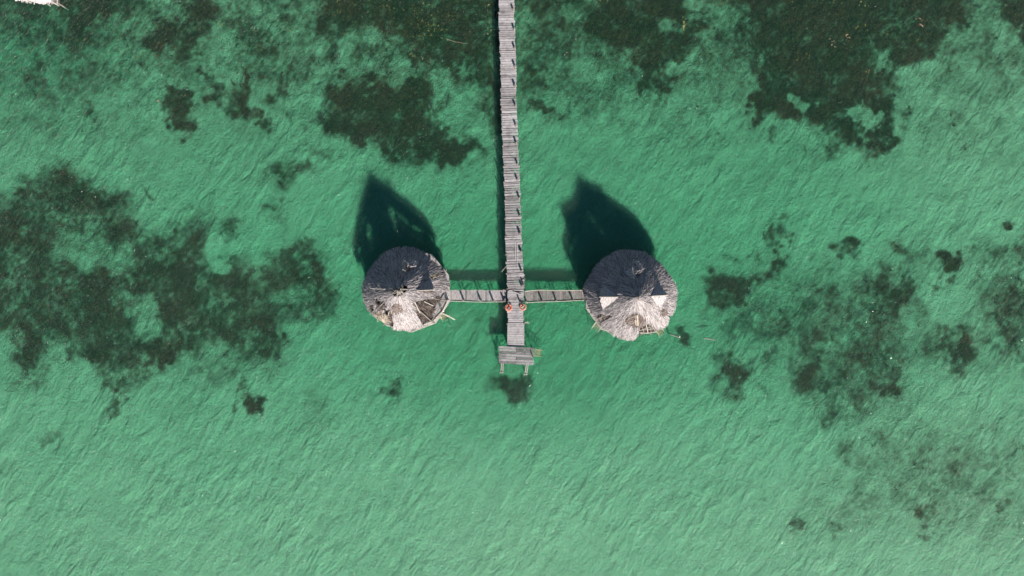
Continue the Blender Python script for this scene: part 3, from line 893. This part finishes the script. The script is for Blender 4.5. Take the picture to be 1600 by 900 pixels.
def hut(name, label, centre, apex_xy, R0, outline_px, holes_px, nstrip, floor_ang, dorm, seed, open_bed=None):
    ZE, ZA = 2.45, 7.75
    cx, cy = centre; ax_, ay_ = apex_xy
    root = thing(name, (cx, cy, .72), label, 'thatched hut')
    def zf(x, y):
        r = math.hypot(x - cx, y - cy)
        # apex may sit off centre: shift the profile
        f = min(r / R0, 1.3)
        ox = x - (ax_ + (cx - ax_) * f); oy = y - (ay_ + (cy - ay_) * f)
        rr = math.hypot(ox, oy)
        lump = .10 * (float(noise2(np.array(x * 1.1 + seed), np.array(y * 1.1), seed)) - .5)
        return ZA - (ZA - ZE) * (rr / R0) ** 1.0 + lump
    out_w = worldpoly(outline_px, zf)
    holes_w = [worldpoly(h, zf) for h in holes_px]
    # solid thatch bed
    mb = MB(); nr, na = 26, 110
    ringv = []
    RM = R0 * 1.18
    grid = {}
    for i in range(nr + 1):
        for j in range(na):
            r = .02 + RM * i / nr; a = 2 * math.pi * j / na
            x = ax_ + (cx - ax_) * i / nr + r * math.cos(a); y = ay_ + (cy - ay_) * i / nr + r * math.sin(a)
            grid[i, j] = (x, y, zf(x, y) - .03 + random.uniform(-.02, .02))
    for i in range(nr):
        for j in range(na):
            q = [grid[i, j], grid[i + 1, j], grid[i + 1, (j + 1) % na], grid[i, (j + 1) % na]]
            mx_ = sum(v[0] for v in q) / 4; my_ = sum(v[1] for v in q) / 4
            if not pip(out_w, mx_, my_): continue
            if any(pip(h, mx_, my_) for h in holes_w): continue
            tn = random.uniform(.8, 1.2)
            mb.face(q, tn)
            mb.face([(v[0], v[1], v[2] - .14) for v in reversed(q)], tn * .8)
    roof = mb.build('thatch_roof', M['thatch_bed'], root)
    # leaves
    rs = np.random.default_rng(seed)
    n = nstrip
    rr = np.sqrt(rs.uniform(.0, 1, n)) * R0 * 1.12
    aa = rs.uniform(0, 2 * np.pi, n)
    f = np.clip(rr / R0, 0, 1)
    x = ax_ + (cx - ax_) * f + rr * np.cos(aa); y = ay_ + (cy - ay_) * f + rr * np.sin(aa)
    swirl = (fbm(x * .7, y * .7, seed + 3, 3) - .5) * 1.1 + rs.normal(0, .16, n)
    dx = np.cos(aa + swirl); dy = np.sin(aa + swirl)
    L = rs.uniform(.30, .75, n); W = rs.uniform(.010, .027, n)
    ok = pip(out_w, x + dx * L * .75, y + dy * L * .75) & pip(out_w, x, y)
    for h in holes_w:
        ok &= ~pip(h, x, y) & ~pip(h, x + dx * L * .8, y + dy * L * .8) & ~pip(h, x + dx * L * .4, y + dy * L * .4)
    x, y, dx, dy, L, W = x[ok], y[ok], dx[ok], dy[ok], L[ok], W[ok]
    n = len(x)
    tone = .92 + .5 * (fbm(x * 1.6, y * 1.6, seed + 8, 3) - .5) + rs.normal(0, .19, n)
    tone = np.where(rs.uniform(0, 1, n) < .16, tone * .42, tone)
    tone = np.clip(tone, .25, 1.3)
    mb = MB()
    strips(mb, x, y, dx, dy, L, W, zf, rs.uniform(-.01, .03, n), np.where(rs.uniform(0, 1, n) < .25, rs.uniform(.03, .13, n), rs.uniform(.0, .07, n)), tone, .06)
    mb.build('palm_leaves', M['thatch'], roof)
    # frame under the thatch
    for k in range(10):
        a = R(floor_ang) + 2 * math.pi * k / 10
        c, s = math.cos(a), math.sin(a)
        p0 = (ax_, ay_, ZA - .22)
        ex, ey = cx + c * (R0 - .15), cy + s * (R0 - .15)
        mb = MB(); mb.rod([p0, ((p0[0] + ex) / 2, (p0[1] + ey) / 2, (zf((p0[0] + ex) / 2, (p0[1] + ey) / 2)) - .26), (ex, ey, zf(ex, ey) - .24)], .06, .045, 7)
        mb.build('rafter', M['post'], root)
        px_, py_ = cx + c * 3.75, cy + s * 3.75
        mb = MB(); mb.rod([(px_, py_, zb(px_, py_) - .3), (px_, py_, 1.5), (px_, py_, zf(px_, py_) - .3)], .09, .07, 9, wob=.03)
        mb.build('post', M['post'], root)
    for rad, nm in ((2.3, 'purlin'), (3.75, 'ring_beam')):
        mb = MB(); pts = []
        for k in range(11):
            a = R(floor_ang) + 2 * math.pi * k / 10
            px_, py_ = cx + math.cos(a) * rad, cy + math.sin(a) * rad
            pts.append((px_, py_, zf(px_, py_) - .30))
        mb.rod(pts, .05, .05, 6)
        mb.build(nm, M['post'], root)
    # floor
    zfz = .72
    poly = [(cx + math.cos(R(floor_ang) + 2 * math.pi * k / 10) * 4.05, cy + math.sin(R(floor_ang) + 2 * math.pi * k / 10) * 4.05) for k in range(10)]
    mb = MB()
    xx = -4.0; fa = R(dorm.get('floor_dir', 80))
    ux, uy = math.cos(fa), math.sin(fa)
    while xx < 4.0:
        wv = random.uniform(.16, .24)
        ox, oy = cx - uy * (xx + wv / 2), cy + ux * (xx + wv / 2)
        ts = []
        for k in range(10):
            (x1, y1), (x2, y2) = poly[k], poly[(k + 1) % 10]
            den = ux * (y2 - y1) - uy * (x2 - x1)
            if abs(den) < 1e-6: continue
            tt = ((x1 - ox) * (y2 - y1) - (y1 - oy) * (x2 - x1)) / den
            u = ((x1 - ox) * uy - (y1 - oy) * ux) / den
            if 0 <= u <= 1: ts.append(tt)
        if len(ts) >= 2:
            t0, t1 = min(ts), max(ts)
            # two or three boards end to end
            cuts = [t0, t0 + (t1 - t0) * random.uniform(.35, .65), t1]
            for c0, c1 in zip(cuts, cuts[1:]):
                mb.box((ox + ux * (c0 + c1) / 2, oy + uy * (c0 + c1) / 2, zfz - .02), (c1 - c0 - .02, wv - .018, .04), rz=fa, tone=random.uniform(.8, 1.15))
        xx += wv
    mb.build('floor_deck', M['plank_x'], root)
    # edge beams around the floor
    for k in range(10):
        p, q = poly[k], poly[(k + 1) % 10]
        mb = MB(); mb.rod([(p[0], p[1], zfz - .05), (q[0], q[1], zfz - .05)], .06, .05, 7, tone=1.1)
        mb.build('edge_beam', M['pole'], root)
    return root, zf, poly

def dormer(root, zf, apex, phi, r1, r2, rf, lat, z2=None, mat='thatch', broken=False, sides=(1, -1), n=520, tonebase=1.0):
    """small radial gable: ridge from r1 to r2 along direction phi, foot at (rf, +-lat)"""
    c, s = math.cos(R(phi)), math.sin(R(phi))
    def W(r, l): return (apex[0] + c * r - s * l, apex[1] + s * r + c * l)
    a = W(r1, 0); za_ = zf(*a) + .10
    b_ = W(r2, 0); zb_ = za_ - .12 if z2 is None else z2
    for sg in sides:
        ft = W(rf, lat * sg); zft = zf(*ft) + .06
        A, B_, C = Vector((*a, za_)), Vector((*b_, zb_)), Vector((*ft, zft))
        mb = MB()
        nrm = (B_ - A).cross(C - A).normalized()
        if nrm.z < 0: nrm = -nrm
        off = nrm * .06
        mb.face([A, B_, C], .6); mb.face([C - off * 2, B_ - off * 2, A - off * 2], .7)
        for k in range(n):
            u, v = random.random(), random.random()
            if u + v > 1: u, v = 1 - u, 1 - v
            p = A + (B_ - A) * u + (C - A) * v
            # run down from the ridge towards the foot
            d = (C - (A * .35 + B_ * .65)).normalized()
            d = (d + (B_ - A).normalized() * random.uniform(-.15, .22)).normalized()
            L = random.uniform(.2, .5)
            e = p + d * L
            # keep inside the triangle (a little overhang allowed)
            w_ = nrm.cross(d).normalized() * random.uniform(.015, .035)
            bc = e - A
            g = (B_ - A); h_ = (C - A)
            den = g.dot(g) * h_.dot(h_) - g.dot(h_) ** 2
            uu = (bc.dot(g) * h_.dot(h_) - bc.dot(h_) * g.dot(h_)) / den
            vv = (bc.dot(h_) * g.dot(g) - bc.dot(g) * g.dot(h_)) / den
            if uu < -.08 or vv < 0 or uu + vv > 1.12: continue
            l0 = nrm * random.uniform(.01, .03); l1 = nrm * random.uniform(.02, .06)
            tn = min(1.3, max(.5, random.gauss(tonebase, .17)))
            mb.face([p - w_ + l0, e - w_ * .7 + l1, e + w_ * .7 + l1, p + w_ + l0], tn)
        mb.build('dormer_slope', M[mat], root)
    mb = MB()
    mb.rod([(a[0], a[1], za_ + .06), (b_[0] + c * .12, b_[1] + s * .12, zb_ + .06)], .05, .045, 7, tone=1.1)
    mb.build('dormer_ridge', M['pole'], root)
    return W, za_, zb_

def zr(x, y):      # zoom coordinates of the right hut study -> photo pixels
    return (895 + x * 180 / 1012, 375 + y * 160 / 900)
def zl(x, y):
    return (540 + x * 180 / 1012, 370 + y * 160 / 900)

# right hut
RC = (11.02, -.68); RA = (10.89, -.80)
out_r = [zr(*p) for p in [(103,400),(130,350),(160,290),(200,230),(250,182),(300,145),(360,110),(420,92),(480,90),(540,95),(590,100),(640,115),(690,145),(740,180),(785,225),(830,280),(868,335),(900,390),(913,430),(918,470),(912,530),(905,590),(885,640),(868,665),(838,662),(848,690),(838,735),(815,765),(790,775),(745,790),(700,760),(665,738),(630,745),(585,770),(582,810),(575,850),(530,882),(450,872),(360,842),(330,815),(300,790),(262,765),(230,735),(214,700),(205,665),(180,655),(158,642),(165,625),(150,595),(130,560),(118,520),(108,460)]]
holes_r = [[zr(*p) for p in [(455,705),(470,680),(520,648),(560,642),(600,660),(640,705),(620,730),(580,760),(545,770),(500,745),(465,728)]],
           [zr(*p) for p in [(588,770),(640,748),(668,740),(705,765),(735,795),(722,806),(640,815),(585,812)]],
           [zr(*p) for p in [(215,665),(240,650),(300,662),(330,650),(345,670),(300,700),(262,725),(235,735),(222,700)]],
           [zr(*p) for p in [(772,650),(805,652),(812,662),(780,665)]]]
hr, zfr, polyr = hut('thatched_hut', 'round palm thatched hut, mostly intact roof, right of the pier', RC, RA, 4.33, out_r, holes_r, 21000, -18, {'floor_dir': 20}, 41)
for phi, lat, z2 in ((180, 1.05, 5.45), (3, 1.05, 5.5), (93, .45, 5.5)):
    dormer(hr, zfr, RA, phi, 1.45, 2.95 if phi != 93 else 2.55, 2.5 if phi != 93 else 2.2, lat, z2=z2)

def brown_patch(root, zf, poly_px, n, mat, ang, seed, dz=-.25, name='worn_and_shade_thatch', spread=.5):  # also builds the dark sheets standing in for shade in holes
    wp = worldpoly(poly_px, zf)
    xs = [p[0] for p in wp]; ys = [p[1] for p in wp]
    rs = np.random.default_rng(seed)
    x = rs.uniform(min(xs) - .05, max(xs) + .05, n); y = rs.uniform(min(ys) - .05, max(ys) + .05, n)
    ok = pip(wp, x, y)
    x, y = x[ok], y[ok]; n = len(x)
    a = R(ang) + rs.normal(0, spread, n)
    mb = MB()
    mb.face([(px_, py_, zf(px_, py_) + dz - .10) for px_, py_ in wp], .6)
    tn = np.clip(rs.normal(1.0, .35, n), .3, 1.9)
    strips(mb, x, y, np.cos(a), np.sin(a), rs.uniform(.2, .55, n), rs.uniform(.012, .03, n), zf, dz + rs.uniform(0, .08, n), dz + rs.uniform(.05, .2, n), tn, .05)
    return mb.build(name, M[mat], root)
brown_patch(hr, zfr, holes_r[0], 900, 'thatch_brown', -120, 3, dz=-.12, spread=.45)
brown_patch(hr, zfr, holes_r[1], 260, 'thatch_shade', -60, 4, dz=-.5, spread=.9)  # dark sheet in the rim gap, interior shade put into its colour
brown_patch(hr, zfr, holes_r[2], 260, 'thatch_brown', -70, 5, dz=-.2, spread=.9)
brown_patch(hr, zfr, [zr(*p) for p in [(762,620),(800,600),(815,640),(785,665),(765,650)]], 160, 'thatch_brown', -30, 6, dz=.05)
brown_patch(hr, zfr, [zr(*p) for p in [(512,215),(540,205),(598,245),(600,285),(555,305),(520,280)]], 200, 'thatch', 80, 16, dz=.42, spread=.8, name='loose_thatch')
# sticks showing in the holes of the right roof
def stick(root, zf, pts, r=.03, mat='pole', lift=.06, tone=1.0, name='roof_stick', conv=zr):
    mb = MB(); P3 = []
    for p in pts:
        px, py = conv(*p[:2]); z = 3.5
        l = p[2] if len(p) > 2 else lift
        for _ in range(6):
            x, y = P(px, py, z); z = zf(x, y) + l
        P3.append((x, y, z))
    mb.rod(P3, r, r * .8, 6, tone=tone)
    return mb.build(name, M[mat], root)
for pts, r, mt, tn in (([(565,655),(572,750)], .09, 'thatch_tan', 1.1), ([(550,700),(556,750)], .05, 'thatch_tan', 1.2), ([(495,690),(560,665)], .04, 'pole', .8),
                       ([(520,735),(548,715)], .035, 'pole', 1.1), ([(700,455),(855,452)], .045, 'pole', 1.0), ([(262,486),(400,478)], .04, 'pole', 1.05)):
    stick(hr, zfr, pts, r, mt, .04, tn)
for pts, r in (([(645,745,-.1),(660,815,-.1)], .05), ([(585,800,-.15),(640,775,-.15),(700,765,-.15)], .03), ([(590,815,-.2),(655,818,-.2),(735,806,-.2)], .05), ([(690,745,-.3),(720,800,-.3)], .03), ([(600,790,-.3),(720,780,-.3)], .03), ([(215,735,-.3),(262,772,-.3)], .05)):
    stick(hr, zfr, pts, r, 'pole', 0, 1.1)
for pts in (([(610,765,-.3),(625,815,-.3)]), ([(672,745,-.3),(690,812,-.3)]), ([(230,655,-.1),(262,722,-.1)]), ([(255,655,-.1),(240,720,-.1)]), ([(205,700,0.02),(300,655,0.02)])):
    stick(hr, zfr, pts, .03, 'post', 0, 1.3)

# left hut
LC = (-9.93, -.2); LA = (-9.87, -.32)
out_l = [zl(*p) for p in [(143,455),(160,400),(190,330),(210,295),(232,258),(280,200),(330,145),(390,118),(450,95),(490,98),(530,86),(560,100),(600,98),(640,110),(680,135),(720,170),(740,205),(770,215),(800,235),(830,262),(850,290),(860,320),(885,340),(880,375),(905,395),(915,430),(900,455),(912,475),(870,480),(850,490),(800,515),(765,540),(700,548),(650,566),(600,562),(592,590),(612,630),(622,680),(650,730),(680,782),(655,790),(650,812),(600,805),(560,822),(520,815),(480,825),(440,815),(410,812),(405,790),(415,770),(405,740),(395,700),(380,655),(370,700),(362,745),(320,735),(280,715),(240,690),(215,672),(190,640),(178,610),(165,575),(155,540),(150,500)]]
holes_l = [[zl(*p) for p in [(338,655),(378,632),(398,655),(410,700),(422,740),(412,795),(378,775),(362,740),(355,700)]],
           [zl(*p) for p in [(208,602),(240,594),(252,658),(224,662)]],
           [zl(*p) for p in [(248,532),(282,552),(312,568),(350,584),(346,612),(298,612),(268,585)]],
           [zl(*p) for p in [(405,480),(425,462),(460,462),(480,438),(522,428),(545,455),(515,492),(475,515),(450,526),(415,510)]],
           [zl(*p) for p in [(735,345),(790,312),(830,345),(785,375),(750,368)]],
           [zl(*p) for p in [(400,615),(430,582),(470,590),(500,625),(505,650),(460,655),(430,665),(405,650)]],
           [zl(*p) for p in [(542,622),(556,620),(558,640),(545,642)]]]
hl, zfl, polyl = hut('thatched_hut', 'round thatched hut with half its roof fallen in, left of the pier', LC, LA, 4.12, out_l, holes_l, 21000, -15, {'floor_dir': 62}, 63)
W, za_, zb_ = dormer(hl, zfl, LA, 3, 1.4, 2.8, 2.4, .95, z2=5.45, sides=(1,), tonebase=.9)
brown_patch(hl, zfl, holes_l[4], 40, 'thatch_tan', 30, 8, dz=-.04, spread=.2)
brown_patch(hl, zfl, holes_l[0], 300, 'thatch_shade', -80, 21, dz=-.5, spread=.4)  # dark sheet below the southwest hole, shade put into the colour
brown_patch(hl, zfl, holes_l[3], 120, 'thatch_shade', 20, 24, dz=-.55, spread=.9)  # dark sheet added below the apex hole to look shaded
brown_patch(hl, zfl, holes_l[1], 100, 'thatch_shade', -80, 22, dz=-.3, spread=.4)  # small dark sheet, its colour stands in for shade in the hole
brown_patch(hl, zfl, holes_l[2], 160, 'thatch_shade', -60, 23, dz=-.3, spread=.6)  # dark sheet painted as the shade within this hole
brown_patch(hl, zfl, holes_l[5], 420, 'thatch_brown', -100, 9, dz=-.08, spread=.7)
brown_patch(hl, zfl, [zl(*p) for p in [(235,665),(300,650),(365,690),(362,740),(290,715)]], 420, 'thatch_tan', -60, 12, dz=.06, spread=.5)
brown_patch(hl, zfl, [zl(*p) for p in [(255,560),(300,600),(350,600),(330,650),(275,630)]], 120, 'thatch_brown', -40, 13, dz=.05, spread=.7)
brown_patch(hl, zfl, [zl(*p) for p in [(655,470),(700,455),(750,470),(745,490),(690,500)]], 60, 'thatch_brown', 0, 14, dz=.05, spread=.7)
for pts, r, mt, l, tn in (
    ([(215,452),(345,460)], .05, 'pole', .25, 1.2), ([(298,432),(306,452)], .05, 'pole', .3, 1.3), ([(338,575),(262,650)], .035, 'pole', .15, 1.1), ([(380,660),(372,700)], .03, 'pole', .1, 1.2),
    ([(470,508),(440,466)], .02, 'pole', .1, 1.0), ([(455,520),(458,470)], .02, 'pole', .12, 1.1), ([(500,500),(478,450)], .022, 'pole', .12, 1.2), ([(408,500),(470,448)], .022, 'pole', .12, 1.1), ([(480,458),(545,462)], .03, 'pole', .14, 1.0), ([(530,530),(495,478)], .03, 'pole', .16, .8), ([(490,430),(520,470)], .025, 'pole', .16, .7),
    ([(505,290),(500,235),(520,205)], .035, 'pole', 1.15, 1.1), ([(520,205),(552,240)], .035, 'pole', 1.15, 1.1), ([(525,300),(518,225)], .03, 'pole', .95, 1.1), ([(500,285),(525,300)], .03, 'pole', .8, 1.0),
    ([(605,568),(655,672)], .035, 'pole', .1, 1.3), ([(690,568),(770,607)], .04, 'pole', -.02, 1.3), ([(560,805),(610,795)], .04, 'pole', .05, 1.2), ([(884,282),(880,320)], .04, 'pole', .2, 1.3),
    ([(600,600),(612,620)], .03, 'post', .1, 1), ([(745,440),(760,485)], .035, 'post', .12, .6), ([(640,470),(700,490)], .04, 'post', .08, .6)):
    stick(hl, zfl, pts, r, mt, l, tn, conv=zl)
# lit bit of thatch at the north dormer
brown_patch(hl, zfl, [zl(*p) for p in [(540,250),(565,235),(605,235),(600,265),(560,275)]], 140, 'thatch', 80, 15, dz=.6, spread=.6, name='loose_thatch')
# tan boards lying on the floor and broken framing in the open side
def on_floor(px, py, z): return (*P(px, py, z), z)
mb = MB()
p = [on_floor(*zl(a, b), 1.25) for a, b in ((640,575),(680,565),(702,600),(672,650),(652,612))]
mb.face(p, 1.15); mb.face([(q[0], q[1], q[2] - .05) for q in reversed(p)], 1)
p = [on_floor(*zl(a, b), 1.6) for a, b in ((700,545),(728,532),(722,560),(708,562))]
mb.face(p, 1.1)
mb.build('fallen_board', M['thatch_tan'], hl)
for (a, b, c, d_, z0, z1, r) in ((615,640,745,745,1.9,1.5,.05), (640,650,765,655,2.1,1.8,.045), (655,690,760,640,2.2,1.9,.04), (665,745,760,735,1.7,1.6,.05), (740,600,790,690,2.1,1.9,.045), (820,560,850,640,1.9,1.8,.045), (700,610,770,745,2.9,1.6,.07)):
    mb = MB(); mb.rod([on_floor(*zl(a, b), z0), on_floor(*zl(c, d_), z1)], r, r * .9, 7, tone=.8); mb.build('broken_rafter', M['beam'], hl)
brown_patch(hl, zfl, [zl(*p) for p in [(603,590),(650,572),(690,556),(760,538),(785,530),(775,555),(735,600),(738,650),(742,735),(690,748),(640,705)]], 800, 'thatch_shade', -50, 31, dz=-.8, spread=.7, name='sun_screen_thatch')  # added screen stopping sun through the open side, coloured as shade
brown_patch(hl, zfl, [zl(*p) for p in [(600,580),(650,560),(700,545),(765,532),(805,512),(830,530),(800,560),(745,592),(700,612),(640,618)]], 500, 'thatch_shade', -40, 32, dz=-.32, spread=.6, name='sun_screen_thatch')  # second added screen, blocks sun along the upper edge of the opening
wpf = [P(*zl(a, b), 1.0) for a, b in ((608,600),(660,590),(740,600),(770,640),(735,700),(672,735),(640,690))]
xs_ = rng.uniform(min(p[0] for p in wpf), max(p[0] for p in wpf), 700); ys_ = rng.uniform(min(p[1] for p in wpf), max(p[1] for p in wpf), 700)
ok_ = pip(wpf, xs_, ys_); xs_, ys_ = xs_[ok_], ys_[ok_]; nn = len(xs_)
aa_ = rng.uniform(0, 6.28, nn); mb = MB()
strips(mb, xs_, ys_, np.cos(aa_), np.sin(aa_), rng.uniform(.2, .6, nn), rng.uniform(.015, .05, nn), lambda x, y: .78, rng.uniform(0, .15, nn), rng.uniform(0, .2, nn), rng.uniform(.3, 1.1, nn), .05)
mb.build('fallen_shade_thatch', M['thatch_brown'], hl)  # fallen leaves added on the floor, their brown standing in for shade
# railing round the open side
rail_px = [(900,556),(880,600),(845,665),(800,705),(762,748),(715,762),(665,782)]
mb = MB(); pts = [on_floor(*zl(*p), 1.45) for p in rail_px]
mb.rod(pts, .05, .045, 7, tone=1.2, wob=.02); mb.build('hand_rail', M['pole'], hl)
mb = MB(); pts = [on_floor(*zl(a + 2, b + 2), .85) for a, b in rail_px]
mb.rod(pts, .04, .04, 7, tone=1.0, wob=.02); mb.build('toe_rail', M['pole'], hl)
for a, b in ((900,556),(845,665),(762,748),(665,782)):
    mb = MB(); q = on_floor(*zl(a, b), 1.0)
    mb.rod([(q[0], q[1], .5), (q[0], q[1], 1.58)], .055, .045, 8); mb.build('rail_post', M['post'], hl)
for a, b, c, d_ in ((830,690,845,715),(762,752,815,712),(815,712,845,712),(740,765,785,762)):
    mb = MB(); mb.rod([on_floor(*zl(a, b), .9), on_floor(*zl(c, d_), .8)], .04, .03, 6, tone=1.2); mb.build('loose_pole', M['pole'], hl)

# ------------------------------------------------------------------ shelter whose eave shows in the top left corner
sh = thing('thatched_shelter', (*P(55, -40, .7), .7), 'pale thatched eave of another shelter cut off at the top left corner', 'shelter')
e0 = Vector((*P(24, -4, 2.6), 2.6)); e1 = Vector((*P(80, 3.2, 2.6), 2.6))
r0 = Vector((*P(30, -60, 5.2), 5.2)); r1 = Vector((*P(80, -55, 5.2), 5.2))
n0 = Vector((*P(35, -115, 2.6), 2.6)); n1 = Vector((*P(95, -108, 2.6), 2.6))
for nm, (A, B_, C, D) in (('south_slope', (e0, e1, r1, r0)), ('north_slope', (n1, n0, r0, r1))):
    mb = MB()
    mb.face([A, B_, C, D], .9); mb.face([v - Vector((0, 0, .15)) for v in (D, C, B_, A)], .7)
    for _ in range(1500 if nm[0] == 's' else 500):
        u, v = random.random(), random.random()
        p = (A * (1 - u) + B_ * u) * (1 - v) + (D * (1 - u) + C * u) * v
        d_ = ((A - D).normalized() + (B_ - A).normalized() * random.uniform(-.12, .12)).normalized()
        L = random.uniform(.3, .6); s_ = (B_ - A).normalized() * random.uniform(.02, .04)
        up = Vector((0, 0, random.uniform(.02, .08)))
        mb.face([p - s_ + up, p + d_ * L - s_ + up, p + d_ * L + s_ + up, p + s_ + up], random.gauss(1.15, .1))
    mb.build('thatch_roof', M['thatch'], sh)
mb = MB()
for i in range(14):
    x = 80 + i * .95
    a = P(x, 6.5 - i * .1, .75); b_ = P(x, -60, .75)
    mb.box(((a[0] + b_[0]) / 2, (a[1] + b_[1]) / 2, .73), (.05, b_[1] - a[1], .05), tone=random.choice((.4, .5, 1.3)))
mb.build('floor_deck', M['plank_y'], sh)
for (x0, y0, x1, y1, z0, z1, r) in ((77.5,.5,92.5,9.2,1.6,1.3,.05),(89.5,6,90.5,-8,1.4,1.4,.05),(43,1,48.8,5.2,2.6,2.5,.04),(73.5,5.5,79,9.5,2.6,2.5,.04)):
    mb = MB(); mb.rod([(*P(x0, y0, z0), z0), (*P(x1, y1, z1), z1)], r, r, 6, tone=1.25); mb.build('pole', M['pole'], sh)
for (x, y) in ((30,-6),(76,-1),(35,-100),(85,-98),(91,5)):
    q = P(x, y, .8); mb = MB(); mb.rod([(q[0], q[1], zb(*q) - .3), (q[0], q[1], 2.4 if x != 91 else 1.4)], .08, .07, 8); mb.build('post', M['post'], sh)
